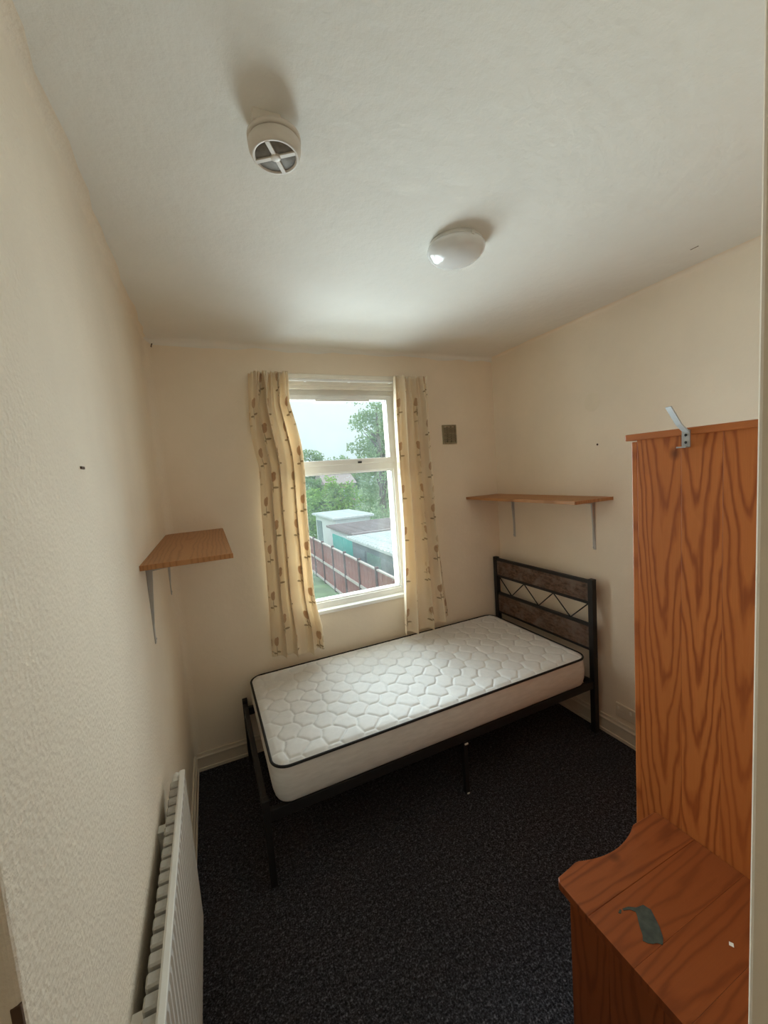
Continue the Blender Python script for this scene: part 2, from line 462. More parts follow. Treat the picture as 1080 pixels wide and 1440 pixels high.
# ------------------------------------------------------------------ window
win = bpy.data.objects.new('window_1', None); COL.objects.link(win)
win.location = (0, 0, 0); struct(win, 'white plastic window with an opening top light')
FY0, FY1 = .035, .10
def frame_ring(name, x0, x1, z0, z1, t, y0, y1, mat, parent, bev=.004):
    bm = bmesh.new()
    tl, tr, tb, tt = t if isinstance(t, tuple) else (t, t, t, t)
    add_box(bm, (x0, y0, z0), (x0 + tl, y1, z1), bev); add_box(bm, (x1 - tr, y0, z0), (x1, y1, z1), bev)
    add_box(bm, (x0 + tl - .003, y0, z0), (x1 - tr + .003, y1, z0 + tb), bev); add_box(bm, (x0 + tl - .003, y0, z1 - tt), (x1 - tr + .003, y1, z1), bev)
    return from_bm(name, bm, mat, parent)
frame_ring('window_frame', WX0 - .002, WX1 + .002, WZ0 - .002, WZ1 + .002, (.058, .058, .052, .062), FY0, FY1, M['upvc'], win)
TZ0, TZ1 = 1.783, 1.842
box('transom', (WX0 + .05, FY0, TZ0), (WX1 - .05, FY1, TZ1), M['upvc'], win, .004)
GX0, GX1 = WX0 + .056, WX1 - .056
sash = frame_ring('top_light_sash', GX0 - .008, GX1 + .008, TZ1 - .008, WZ1 - .052, (.04, .04, .036, .034), FY0 - .022, FY0 + .03, M['upvc'], win)
box('trickle_vent', (.965, FY0 - .034, 2.262), (1.352, FY0 - .020, 2.282), M['upvc'], sash, .003)
box('vent_hood', (.975, FY0 - .040, 2.281), (1.342, FY0 - .020, 2.285), M['upvc'], sash, .001)
hb = box('window_handle', (1.235, FY0 - .034, 1.838), (1.262, FY0 - .020, 1.852), M['seal'], sash, .003)
box('glass_pane', (GX0 + .024, FY0 + .008, TZ1 + .02), (GX1 - .024, FY0 + .012, WZ1 - .078), M['glass'], win, 0)
box('glass_pane', (GX0 - .002, FY0 + .03, WZ0 + .045), (GX1 + .002, FY0 + .034, TZ0 + .004), M['glass'], win, 0)
frame_ring('glazing_bead', GX0 - .001, GX1 + .001, WZ0 + .048, TZ0 + .001, .012, FY0 + .012, FY0 + .03, M['upvc'], win, .003)
frame_ring('rubber_seal', GX0 + .010, GX1 - .010, WZ0 + .059, TZ0 - .010, .003, FY0 + .022, FY0 + .0301, M['seal'], win, 0)
frame_ring('rubber_seal', GX0 + .031, GX1 - .031, TZ1 + .027, WZ1 - .085, .003, FY0 + .001, FY0 + .0085, M['seal'], win, 0)
box('window_sill', (WX0 - .02, -.022, WZ0 - .016), (WX1 + .012, FY0 + .002, WZ0 + .010), M['upvc'], win, .005)
box('outer_sill', (WX0 - .03, FY1 - .01, WZ0 - .06), (WX1 + .03, .33, WZ0 - .005), M['upvc'], win, .005)

# moulded white board above the window that carries the curtain track
rail = thing('curtain_rail', 'white moulded board and track above the window', 'curtain rail', (0, 0, 2.35))
def rloc(o): o.location = Vector(o.location) - Vector((0, 0, 2.35)); return o
rloc(box('backing_board', (.57, -.020, 2.362), (1.79, .001, 2.425), M['white_trim'], rail, .003))
rloc(box('moulding', (.57, -.030, 2.404), (1.79, -.016, 2.432), M['white_trim'], rail, .004))
rloc(box('lower_bead', (.66, -.014, 2.338), (1.575, .002, 2.364), M['white_trim'], rail, .004))
rloc(box('track', (.59, -.062, 2.378), (1.755, -.050, 2.394), M['upvc'], rail, .003))
for x in (.62, .9, 1.2, 1.5, 1.73):
    rloc(box('track_clip', (x - .008, -.056, 2.380), (x + .008, -.012, 2.390), M['upvc'], rail, .001))

# ------------------------------------------------------------------ curtains
def interp(tab, z):
    zs = [a for a, _ in tab]; xs = [b for _, b in tab]
    return float(np.interp(z, zs, xs))
def curtain(name, label, left, right, ztop, zbot, folds, seed, width, outer):
    NS, NZ = 190, 110
    rnd = random.Random(seed)
    ph = [rnd.uniform(0, 6.28) for _ in range(8)]
    V, UV, Fs = [], [], []
    for i in range(NZ + 1):
        t = i / NZ
        for j in range(NS + 1):
            s = j / NS
            zb = zbot(s); z = ztop + (zb - ztop) * t
            zz = ztop + (min(zbot(0), zbot(1)) - ztop) * t
            xl, xr = interp(left, z), interp(right, z)
            # cloth gathers: fold phase drifts on the way down, folds open toward the hem
            drift = .35 * math.sin(2.2 * t + ph[0]) + .5 * t * math.sin(3 * s + ph[1])
            p = 2 * math.pi * folds * (s + .035 * math.sin(2 * math.pi * s * 2 + ph[2])) + drift + ph[3]
            A = .032 + .008 * min(1, t * 2.5) - .006 * t
            w = 1.15 * math.sin(p) + .32 * math.sin(2 * p + ph[4] + 1.3 * t) + .22 * math.sin(.53 * p + ph[5] + 2 * t)
            pleat = math.sin(2 * math.pi * folds * 4.0 * s + ph[6])
            g = max(0, 1 - t / .10)
            y = -.124 - A * w * (1 - .45 * g) - .008 * pleat * g
            x = xl + (xr - xl) * s + .014 * math.cos(p) * (1 - g) * math.sin(math.pi * s)
            ruffle = .006 * math.sin(2 * math.pi * folds * 5 * s) * max(0, 1 - t / .012)
            y -= .013 * math.sin(2 * math.pi * folds * 2.6 * s + ph[7]) * max(0, 1 - t / .55)
            y = min(y, -.0675)
            edge = max(0.0, 1 - abs(s - outer) / .13)          # outer edge turns back to the wall
            y = y * (1 - edge ** 1.5) - .040 * edge ** 1.5
            V.append((x, y, z + ruffle)); UV.append((s * width, z))
    n1 = NS + 1
    for i in range(NZ):
        for j in range(NS):
            a = i * n1 + j; Fs.append((a, a + n1, a + n1 + 1, a + 1))
    me = bpy.data.meshes.new(name); me.from_pydata(V, [], Fs)
    uvl = me.uv_layers.new(name='cloth')
    li = np.empty(len(me.loops), dtype=np.int32); me.loops.foreach_get('vertex_index', li)
    uvl.data.foreach_set('uv', np.array(UV, dtype=np.float32)[li].ravel())
    root = thing(name, label, 'curtain', (0, 0, 0), 'flower curtains at the window')
    o = link('fabric', me, M['curtain'], root, True)
    sm = o.modifiers.new('thick', 'SOLIDIFY'); sm.thickness = .0015; sm.offset = 0
    return root
cl = curtain('curtain', 'cream flower print curtain pulled open, hanging beside the short corner shelf',
    [(.63, .520), (.98, .531), (1.30, .541), (1.57, .545), (1.75, .556), (1.86, .558), (1.93, .545), (2.03, .533), (2.14, .530), (2.25, .537), (2.41, .549)],
    [(.65, .838), (.80, .835), (.93, .812), (1.03, .802), (1.26, .803), (1.64, .806), (1.80, .812), (1.91, .812), (2.0, .802), (2.09, .786), (2.17, .768), (2.22, .758), (2.41, .768)],
    2.412, lambda s: .625 + .018 * math.sin(s * 7) + .012 * s, 3.6, 3, 1.0, 0.0)
cr = curtain('curtain', 'cream flower print curtain hanging beside the wall vent, hem behind the mattress',
    [(.58, 1.433), (1.06, 1.462), (1.37, 1.475), (1.78, 1.478), (2.08, 1.485), (2.41, 1.499)],
    [(.65, 1.862), (.83, 1.842), (1.11, 1.821), (1.44, 1.802), (1.76, 1.797), (2.07, 1.790), (2.41, 1.796)],
    2.408, lambda s: .585 + .012 * math.sin(s * 9 + 1) + .065 * max(0, s - .35), 3.7, 11, .98, 1.0)
for root, x0, x1 in ((cl, .56, .76), (cr, 1.51, 1.785)):
    box('heading_tape', (x0, -.070, 2.355), (x1, -.066, 2.40), M['tape'], root, .001)
    for i in range(7):
        x = x0 + (x1 - x0) * (i + .5) / 7
        tube('hook', [(x, -.067, 2.372), (x, -.060, 2.374), (x, -.056, 2.383), (x, -.054, 2.392)], .0016, M['tape'], root, 6)

# ------------------------------------------------------------------ wall vent
v = thing('wall_vent', 'small square brass coloured air vent on the window wall', 'vent', (1.996, 0, 2.015))
bm = bmesh.new()          # open grille: rim and bars stand proud of the recessed back
add_box(bm, (-.062, -.012, -.072), (-.050, .001, .072), .002); add_box(bm, (.050, -.012, -.072), (.062, .001, .072), .002)
add_box(bm, (-.052, -.012, -.072), (.052, .001, -.060), .002); add_box(bm, (-.052, -.012, .060), (.052, .001, .072), .002)
for x in (-.017, .017): add_box(bm, (x - .003, -.011, -.062), (x + .003, .001, .062), .001)
for j in range(6): add_box(bm, (-.052, -.011, -.047 + .017 * j), (.052, .001, -.038 + .017 * j), .001)
from_bm('plate', bm, M['vent'], v)
for i in range(3):
    for j in range(7):
        box('slot', (-.048 + .034 * i, -.0015, -.060 + .0171 * j), (-.020 + .034 * i, .0, -.048 + .0171 * j), M['vent'], v, 0)

# ------------------------------------------------------------------ shelves
def shelf_bracket(parent, y, side, wall_x, arm, drop, ztop):
    """steel L bracket: arm under the shelf, leg down the wall. side=+1 arm points to +x"""
    b = bmesh.new(); w = .011
    def bx(lo, hi):
        lo = list(lo); hi = list(hi)
        lo[0], hi[0] = sorted((wall_x + side * lo[0], wall_x + side * hi[0]))
        add_box(b, lo, hi, .0012, 1)
    bx((0, y - w, ztop - drop), (.004, y + w, ztop))
    bx((0, y - w, ztop - .004), (arm, y + w, ztop))
    # pressed rib that stiffens the corner
    vs = [(.003, ztop - drop * .86), (.003, ztop - .003), (arm * .86, ztop - .003), (.022, ztop - .030)]
    A = [b.verts.new((wall_x + side * x, y - .0045, z)) for x, z in vs]; B = [b.verts.new((wall_x + side * x, y + .0045, z)) for x, z in vs]
    b.faces.new(A); b.faces.new(B[::-1])
    for i in range(4): b.faces.new((A[i], A[(i + 1) % 4], B[(i + 1) % 4], B[i]))
    o = from_bm('bracket', b, M['grey_bracket'], parent)
    for z in (ztop - .05, ztop - drop + .015):
        s = lathe('screw', [(0, .003), (.004, .002), (.005, 0)], M['grey_steel'], o, (wall_x + side * .0035, y + (.007), z), 10)
        s.rotation_euler = (0, rad(90) * side, 0)
    return o
sl = thing('wall_shelf', 'short pine corner shelf on grey brackets on the woodchip wall', 'shelf', (0, 0, 0), 'pine shelves on brackets')
box('board', (.0, -1.015, 1.474), (.312, 0.0, 1.492), M['shelf_y'], sl, .0015)
box('front_edging', (.0, -1.0185, 1.4735), (.313, -1.0145, 1.4925), M['shelf_y'], sl, .001)
shelf_bracket(sl, -.885, 1, 0.0, .25, .315, 1.4745)
shelf_bracket(sl, -.115, 1, 0.0, .25, .315, 1.4745)
sr = thing('wall_shelf', 'pine shelf on grey brackets above the metal headboard', 'shelf', (0, 0, 0), 'pine shelves on brackets')
box('board', (2.125, -1.030, 1.500), (W, 0.0, 1.518), M['shelf_y'], sr, .0015)
box('front_edging', (2.1215, -1.030, 1.4995), (2.1255, 0, 1.5185), M['shelf_y'], sr, .001)
box('end_edging', (2.125, -1.0335, 1.4995), (W, -1.0295, 1.5185), M['shelf_y'], sr, .001)
shelf_bracket(sr, -.900, -1, W, .25, .32, 1.5005)
shelf_bracket(sr, -.185, -1, W, .25, .32, 1.5005)

# ------------------------------------------------------------------ bed
HX, BG, YAW = 2.3586, .020, .0107
bed = thing('bed_frame', 'black metal single bed frame with rustic wood panelled headboard', 'bed', (HX, -BG, 0), rz=YAW)
def B(name, lo, hi, mat, parent=bed, bev=.003):   # coordinates in bed space: x from headboard (negative to foot), y from wall
    return box(name, lo, hi, mat, parent, bev)
BW = .925
PW = .036
for y in (-PW / 2 - .0, -BW + PW / 2 - .0):
    p = B('headboard_post', (-PW / 2, y - PW / 2, 0), (PW / 2, y + PW / 2, 1.003), M['black_steel'])
    q = B('post_cap', (-PW / 2 - .0, y - PW / 2, 1.002), (PW / 2, y + PW / 2, 1.006), M['black_steel'], bed, .001)
def hrail(z0, z1, d=.022):
    return B('headboard_rail', (-d / 2, -BW + PW - .004, z0), (d / 2, -PW + .004, z1), M['black_steel'], bed, .002)
for z0, z1 in ((.976, .998), (.842, .862), (.695, .715), (.540, .556), (.305, .340)): hrail(z0, z1)
for z0, z1 in ((.860, .978), (.554, .697)):
    B('headboard_panel', (-.009, -BW + PW - .002, z0), (.009, -PW + .002, z1), M['rustic'], bed, .002)
ys = np.linspace(-PW - .010, -BW + PW + .010, 7)
for i in range(6):
    za, zb = (.843, .714) if i % 2 == 0 else (.714, .843)
    tube('zigzag_bar', [(0, ys[i], za), (0, ys[i + 1], zb)], .004, M['black_steel'], bed, 8)
FX = -2.035      # foot of the bed
for y in (-PW / 2, -BW + PW / 2):
    B('foot_post', (FX - .015, y - .016, 0), (FX + .015, y + .016, .405), M['black_steel'])
B('foot_rail', (FX - .012, -BW + .030, .345), (FX + .012, -.030, .382), M['black_steel'])
B('foot_rail', (FX - .012, -BW + .030, .290), (FX + .012, -.030, .318), M['black_steel'])
for y in (-.020, -BW + .020):
    B('side_rail', (FX + .010, y - .0125, .300), (-.010, y + .0125, .350), M['black_steel'])
for y in (-.022, -BW + .022):
    B('middle_leg', (-1.005 - .013, y - .013, 0), (-1.005 + .013, y + .013, .302), M['black_steel'])
for i in range(9):
    x = FX + .13 + i * (abs(FX) - .26) / 8
    B('slat', (x - .018, -BW + .03, .336), (x + .018, -.03, .352), M['black_steel'], bed, .002)
b_ = B('bolt_cap', (-1.012, -BW + .004, .282), (-.990, -BW + .010, .291), M['white_chip'], bed, .002)
B('foot_pad', (-1.012, -BW + .005, .0), (-.998, -BW + .011, .006), M['white_chip'], bed, .001)

# mattress: quilted top, plain border, black piping
MX0, MX1, MY0, MY1 = -1.990, -.075, -.930, -.012
ZT, ZB = .5376, .353
mat_root = thing('mattress', 'white quilted single mattress with black piped edge on the bed frame', 'mattress', (HX, -BG, 0), rz=YAW)
RC = .075
def rr_pts(x0, x1, y0, y1, r, n=8):
    out = []
    for cx, cy, a0 in ((x1 - r, y0 + r, -90), (x1 - r, y1 - r, 0), (x0 + r, y1 - r, 90), (x0 + r, y0 + r, 180)):
        for i in range(n + 1):
            a = rad(a0 + 90 * i / n); out.append((cx + r * math.cos(a), cy + r * math.sin(a)))
    return out
def hexd(x, y):
    """distance to the nearest stitched line of an elongated honeycomb"""
    sx, sy = .104, .128
    x = x + .010 * math.sin(y * 40); 
    best = []
    ci = math.floor(x / (sx * .86))
    for i in (ci - 1, ci, ci + 1, ci + 2):
        off = .5 * (i % 2)
        cj = math.floor(y / sy - off)
        for j in (cj - 1, cj, cj + 1, cj + 2):
            best.append(math.hypot((x - i * sx * .86) / .105, (y - (j + off) * sy) / .120))
    best.sort()
    return best[1] - best[0]
NX, NY = 400, 200
V, Fs = [], []
for j in range(NY + 1):
    ty = j / NY; y = MY0 + (MY1 - MY0) * ty
    d = min(y - MY0, MY1 - y)
    ins = RC - math.sqrt(max(0, RC * RC - (RC - d) ** 2)) if d < RC else 0
    for i in range(NX + 1):
        x = MX0 + ins + (MX1 - MX0 - 2 * ins) * i / NX
        e = max(0.0, min(d, x - MX0 - ins, MX1 - ins - x))
        q = hexd(x, y)
        puff = .0085 * (1 - math.exp(-q / .09)) * min(1, e / .03)
        rise = .012 * min(1, e / .05) ** .6
        sag = .004 * math.sin(x * 3.1 + 1) * math.sin(y * 5)
        V.append((x, y, ZT - .010 + rise * .5 + puff + sag * min(1, e / .1)))
for j in range(NY):
    for i in range(NX):
        a = j * (NX + 1) + i; Fs.append((a, a + 1, a + NX + 2, a + NX + 1))
me = bpy.data.meshes.new('quilted_top'); me.from_pydata(V, [], Fs)
link('quilted_top', me, M['quilt'], mat_root, True)
bm = bmesh.new(); prev = None
for z, g in ((ZB, .022), (ZB + .006, .010), (ZB + .02, .003), (ZB + .05, -.004), (ZB + .09, -.007), (ZB + .13, -.005), (ZT - .015, .001), (ZT - .008, .002)):
    ring = [bm.verts.new((x, y, z)) for x, y in rr_pts(MX0 + g, MX1 - g, MY0 + g, MY1 - g, max(.03, RC - g))]
    if prev:
        for a in range(len(ring)):
            b = (a + 1) % len(ring); bm.faces.new((prev[a], prev[b], ring[b], ring[a]))
    else: bm.faces.new(ring[::-1])
    prev = ring
from_bm('side_border', bm, M['border'], mat_root, True)
pp = rr_pts(MX0, MX1, MY0, MY1, RC); pp.append(pp[0]); pp.append(pp[1])
tube('piping', [(x, y, ZT - .007) for x, y in pp], .0062, M['pile_dark'], mat_root, 8)

# ------------------------------------------------------------------ wardrobe
WD0, WD1, WY0, WY1, WH = 1.468, 2.405, -2.355, -1.828, 1.800
wd = thing('wardrobe', 'tall orange pine wardrobe with plain plank side beside the doorway', 'wardrobe', (WD0, WY1, 0))
def wbox(name, lo, hi, mat, bev=.0015, parent=wd):
    o = Vector((WD0, WY1, 0))
    if parent is not wd: o = o + Vector(parent.location)
    b_ = box(name, lo, hi, mat, parent, bev); b_.location = Vector(b_.location) - o; return b_
edges = [WY1, WY1 - .125, WY1 - .225, WY1 - .335, WY1 - .435, WY0]
for a, b_ in zip(edges, edges[1:]):
    wbox('side_plank', (WD0, b_ + .0002, 0), (WD0 + .018, a - .0002, WH), M['pine_z_y'], .0006)
wbox('side_panel', (WD1 - .018, WY0, 0), (WD1, WY1, WH), M['pine_z_y'])
wbox('back_panel', (WD0 + .018, WY0, .06), (WD1 - .018, WY0 + .010, WH), M['pine_z_x'])
wbox('base', (WD0 + .018, WY0 + .01, .06), (WD1 - .018, WY1 - .02, .078), M['pine_x_y'])
wbox('plinth', (WD0 + .018, WY1 - .030, 0), (WD1 - .018, WY1 - .012, .07), M['pine_x_y'])
wbox('top_board', (WD0 - .008, WY0 - .002, WH - .002), (WD1 + .008, WY1 + .034, WH + .018), M['pine_plain'], .004)
xm = (WD0 + WD1) / 2
for x0, x1, kx in ((WD0 + .003, xm - .0015, xm - .05), (xm + .0015, WD1 - .003, xm + .05)):
    d = wbox('door', (x0, WY1 + .0005, .075), (x1, WY1 + .020, WH - .006), M['pine_z_x'], .003)
    for u0, u1, z0, z1 in ((x0 + .09, x1 - .09, .20, .86), (x0 + .09, x1 - .09, 1.0, WH - .13)):
        wbox('door_panel', (u0, WY1 + .0195, z0), (u1, WY1 + .026, z1), M['pine_z_x'], .004, d)
    kb = lathe('knob', [(.009, 0), (.008, .012), (.016, .020), (.017, .028), (.010, .036), (0, .037)], M['pine_x_y'], d, (0, 0, 0), 20)
    kb.rotation_euler = (rad(-90), 0, 0)
    kb.location = Vector((kx, WY1 + .019, .95)) - Vector((WD0, WY1, 0)) - Vector(d.location)

# loose metal bracket screwed to the wardrobe side
br = thing('metal_bracket', 'bent grey metal bracket screwed to the top of the wardrobe side', 'bracket', (WD0, -1.972, 1.766))
bm = bmesh.new()
def strip(bm, pts, wdir, w, n, th):
    rows = []
    for p in pts:
        p = Vector(p)
        rows.append([bm.verts.new(p + Vector(wdir) * sx * w / 2 + Vector(n) * sy * th / 2) for sx, sy in ((-1, -1), (1, -1), (1, 1), (-1, 1))])
    for A, B_ in zip(rows, rows[1:]):
        for j in range(4): bm.faces.new((A[j], A[(j + 1) % 4], B_[(j + 1) % 4], B_[j]))
    bm.faces.new(rows[0]); bm.faces.new(rows[-1][::-1])
strip(bm, [(-.0105, 0, 0), (-.0105, 0, .046)], (0, 1, 0), .020, (1, 0, 0), .004)
strip(bm, [(-.0105, -.001, .040), (-.024, .010, .062), (-.046, .020, .104), (-.050, .022, .112)], (.25, .95, 0), .018, (.9, -.2, .4), .004)
from_bm('bent_strip', bm, M['grey_steel'], br)
box('foot_tab', (-.020, -.004, -.002), (.0, .020, .002), M['grey_steel'], br, .0005)
for z in (.012, .032):
    s_ = lathe('screw_head', [(0, .002), (.003, .0015), (.0038, 0)], M['black_steel'], br, (-.0125, 0, z), 10); s_.rotation_euler = (0, rad(-90), 0)

# ------------------------------------------------------------------ bedside cabinet
CX0, CX1, CY0, CY1, CH = 1.014, 1.466, -2.330, -1.876, .600
cb = thing('bedside_cabinet', 'low orange pine cabinet with scalloped top edge pushed against the wardrobe', 'cabinet', (CX0, CY1, 0))
co = Vector((CX0, CY1, 0))
def cbox(name, lo, hi, mat, bev=.0015, parent=cb):
    o = co + (Vector(parent.location) if parent is not cb else Vector())
    b_ = box(name, lo, hi, mat, parent, bev); b_.location = Vector(b_.location) - o; return b_
# front top board with the scalloped edge
def scallop():
    pts = [(CX0 + .004, CY1 - .020), (CX0 + .012, CY1 - .010), (CX0 + .085, CY1 - .002)]
    for i in range(13):
        t = i / 12
        x = CX0 + .100 + .235 * t
        pts.append((x, CY1 - .026 * math.sin(math.pi * t) ** .8 - .002))
    pts += [(CX0 + .345, CY1 + .002), (CX1 - .010, CY1 + .001), (CX1, CY1 - .010)]
    return pts
jy = [CY1 - .115, CY1 - .235, CY1 - .345, CY0]
poly = scallop() + [(CX1, jy[0]), (CX0, jy[0])]
cxm = (CX0 + CX1) / 2; cym = CY1 - .06
prism('top_plank', [(x - cxm, y - cym) for x, y in poly[::-1]], -.011, .011, M['pine_x_y'], cb, .002, Vector((cxm, cym, CH - .011)) - co)
for a, b_ in zip(jy, jy[1:]):
    cbox('top_plank', (CX0, b_ + .0001, CH - .022), (CX1, a - .0001, CH), M['pine_x_y'], .0005)
for x0 in (CX0 + .016, CX1 - .016 - .018):
    for a, b_ in ((CY1 - .045, CY1 - .16), (CY1 - .16, CY1 - .29), (CY1 - .29, CY0 + .008)):
        cbox('side_plank', (x0, b_ + .0002, .0), (x0 + .018, a - .0002, CH - .0215), M['pine_cab_z'], .0006)
cbox('back_panel', (CX0 + .034, CY0 + .008, .03), (CX1 - .034, CY0 + .016, CH - .0215), M['pine_z_x'])
cbox('plinth', (CX0 + .034, CY1 - .065, .0), (CX1 - .034, CY1 - .050, .06), M['pine_cab_z'])
for z0, z1 in ((.065, .235), (.240, .405), (.410, .572)):
    d = cbox('drawer', (CX0 + .036, CY1 - .30, z0), (CX1 - .036, CY1 - .040, z1), M['pine_x_y'], .004)
    kb = lathe('knob', [(.008, 0), (.007, .010), (.014, .017), (.015, .024), (.009, .031), (0, .032)], M['pine_x_y'], d, (0, 0, 0), 18)
    kb.rotation_euler = (rad(-90), 0, 0); kb.location = Vector((cxm, CY1 - .041, (z0 + z1) / 2)) - co - Vector(d.location)
# torn residue patch and chips on the top
PXS = [(1.160, -2.036), (1.166, -2.052), (1.157, -2.068), (1.146, -2.086), (1.130, -2.104), (1.115, -2.112), (1.108, -2.104), (1.098, -2.101), (1.088, -2.094), (1.083, -2.086), (1.094, -2.078), (1.103, -2.066), (1.112, -2.056), (1.122, -2.046), (1.128, -2.038), (1.120, -2.028), (1.104, -2.022), (1.106, -2.018), (1.124, -2.022), (1.138, -2.032), (1.148, -2.034)]
prism('residue_patch', [(x - co.x, y - co.y) for x, y in PXS], CH - .0005, CH + .0008, M['stain'], cb)
prism('residue_patch', [(x - co.x, y - co.y) for x, y in ((1.088, -2.020), (1.098, -2.016), (1.102, -2.019), (1.092, -2.024))], CH - .0005, CH + .0007, M['stain'], cb)
prism('paint_chip', [(x - co.x, y - co.y) for x, y in ((1.248, -2.180), (1.256, -2.176), (1.260, -2.183), (1.252, -2.188))], CH - .0005, CH + .0007, M['white_chip'], cb)

# ------------------------------------------------------------------ radiator on the woodchip wall
RY0, RY1, RZ0, RZ1 = -1.99, -1.105, .15, .755
ra = thing('radiator', 'white panel radiator with grey fins fixed on the woodchip wall', 'radiator', (0, RY1, 0))
bm = bmesh.new()
# ribbed front panel: swept outline in plan
N = 26; prof_y = []; L = RY1 - RY0
zs = [(RZ0, .058, 0), (RZ0 + .012, .066, .3), (RZ0 + .03, .0665, 1), (RZ1 - .03, .0665, 1), (RZ1 - .012, .066, .3), (RZ1, .058, 0)]
rows = []
M_ = N * 6
for z, x, amp in zs:
    row = []
    for i in range(M_ + 1):
        t = i / M_; ph = (t * N) % 1
        rib = .0045 if .30 < ph < .70 else 0.0
        row.append(bm.verts.new((x + (rib - .002) * amp, -L * t, z)))
    rows.append(row)
back = [[bm.verts.new((.052, -L * t, z)) for t in (0, 1)] for z in (RZ0, RZ1)]
for A, B_ in zip(rows, rows[1:]):
    for i in range(M_): bm.faces.new((A[i], A[i + 1], B_[i + 1], B_[i]))
bm.faces.new(rows[0][::-1] + back[0]); bm.faces.new(rows[-1] + back[1][::-1])
bm.faces.new((back[0][0], back[0][1], back[1][1], back[1][0]))
bm.faces.new([r[0] for r in rows] + [back[1][0], back[0][0]]); bm.faces.new([r[-1] for r in rows][::-1] + [back[0][1], back[1][1]])
from_bm('front_panel', bm, M['radiator'], ra)
box('top_seam', (.055, -L + .004, RZ1 - .006), (.070, -.004, RZ1 + .004), M['radiator'], ra, .002)
nf = 21
for i in range(nf):
    y = -.045 - (L - .09) * i / (nf - 1)
    bm = bmesh.new(); add_box(bm, (-.015, -.0150, -(RZ1 - RZ0) / 2 + .03), (.0145, .0150, (RZ1 - RZ0) / 2 - .010), .004, 1)
    if i == 0:
        fm = from_bm('fin', bm, M['fin'], ra, loc=(.0385, y, (RZ0 + RZ1) / 2)); fme = fm.data
    else:
        bm.free(); link('fin', fme, None, ra, loc=(.0385, y, (RZ0 + RZ1) / 2))
o = lathe('end_plug', [(0, .012), (.009, .012), (.012, .006), (.012, -.02), (0, -.02)], M['radiator'], ra, (.040, .006, RZ1 - .022), 16); o.rotation_euler = (rad(-90), 0, 0)
tube('header_tube', [(.040, -.001, RZ1 - .022), (.040, -.03, RZ1 - .022)], .012, M['radiator'], ra, 10)
for y in (-.20, -L + .20):
    box('wall_clip', (0, y - .015, RZ1 - .16), (.026, y + .015, RZ1 - .035), M['radiator'], ra, .002)
o = tube('feed_pipe', [(.040, -.02, .17), (.040, .012, .165), (.040, .02, .15), (.040, .02, -.0)], .0075, M['radiator'], ra, 10)
o = tube('feed_pipe', [(.040, -L + .02, .17), (.040, -L - .012, .165), (.040, -L - .02, .15), (.040, -L - .02, -.0)], .0075, M['radiator'], ra, 10)

# ------------------------------------------------------------------ smoke alarm and ceiling lamp
sd = thing('smoke_alarm', 'round off-white smoke alarm on a square ceiling box', 'smoke alarm', (.487, -1.598, H))
box('ceiling_box', (-.054, -.044, -.024), (.012, .020, .001), M['plastic'], sd, .003)
lathe('base_plate', [(0, -.020), (.057, -.020), (.064, -.023), (.064, -.031), (.059, -.033), (0, -.033)], M['plastic'], sd)
lathe('recessed_neck', [(0, -.032), (.053, -.032), (.053, -.038), (0, -.038)], M['plastic'], sd)
lathe('body', [(0, -.036), (.061, -.036), (.063, -.039), (.062, -.052), (.057, -.064), (.0545, -.0665), (.050, -.0665), (.0485, -.063), (0, -.063)], M['plastic'], sd)
lathe('sounder_mesh', [(0, -.0628), (.048, -.0628), (.048, -.0636), (0, -.0636)], M['plastic_dark'], sd)
for a in (57, 147, 237, 327):
    o = box('cross_arm', (.008, -.0055, -.0672), (.051, .0055, -.0632), M['plastic'], sd, .001)
    ca, sa = math.cos(rad(a)), math.sin(rad(a)); c0 = Vector(o.location)
    o.location = (c0.x * ca, c0.x * sa, c0.z); o.rotation_euler.z = rad(a)
lathe('test_button', [(0, -.0692), (.009, -.0692), (.012, -.068), (.012, -.0632), (0, -.0632)], M['plastic'], sd)

lp = thing('ceiling_lamp', 'round opal plastic dome lamp on the ceiling', 'ceiling lamp', (1.212, -1.305, H))
lathe('base_ring', [(0, .001), (.098, .001), (.102, -.004), (.102, -.016), (.098, -.018), (0, -.018)], M['lamp_base'], lp)
lathe('dome', [(.100, -.014), (.108, -.018), (.110, -.024), (.107, -.034), (.098, -.046), (.083, -.057), (.062, -.066), (.038, -.071), (.015, -.073), (0, -.0735)], M['lamp'], lp, seg=64)
box('clip', (-.006, -.112, -.026), (.006, -.104, -.012), M['lamp_base'], lp, .002)

# ------------------------------------------------------------------ socket by the skirting
so = thing('wall_socket', 'cream double wall socket just above the skirting behind the wardrobe', 'socket', (W, -1.105, .195))
box('plate', (-.012, -.085, -.043), (.002, .075, .043), M['trim'], so, .004)
for y in (-.045, .035):
    box('rocker_switch', (-.0145, y + .016, .006), (-.011, y + .028, .026), M['white_trim'], so, .001)
    for dy, dz, hw, hh in ((0, .008, .002, .005), (-.010, -.012, .005, .002), (.012, -.012, .005, .002)):
        box('pin_slot', (-.0128, y + dy - hw, dz - hh), (-.011, y + dy + hw, dz + hh), M['plastic'], so, 0)

# small screw eye in the corner under the ceiling
tube('screw_hook', [(.046, .0, 2.560), (.046, -.012, 2.560), (.050, -.018, 2.566), (.052, -.014, 2.573), (.048, -.010, 2.570)], .0028, M['chip'])
tag(bpy.data.objects['screw_hook'], 'tiny brown screw hook in the wall corner under the ceiling', 'hook')

# ------------------------------------------------------------------ outdoors (upper-floor view over back gardens)
GZ = -2.8
bm = bmesh.new(); add_box(bm, (-60, .4, GZ - .3), (90, 160, GZ))
struct(from_bm('garden_ground', bm, M['lawn']), 'rough lawn of the back gardens')

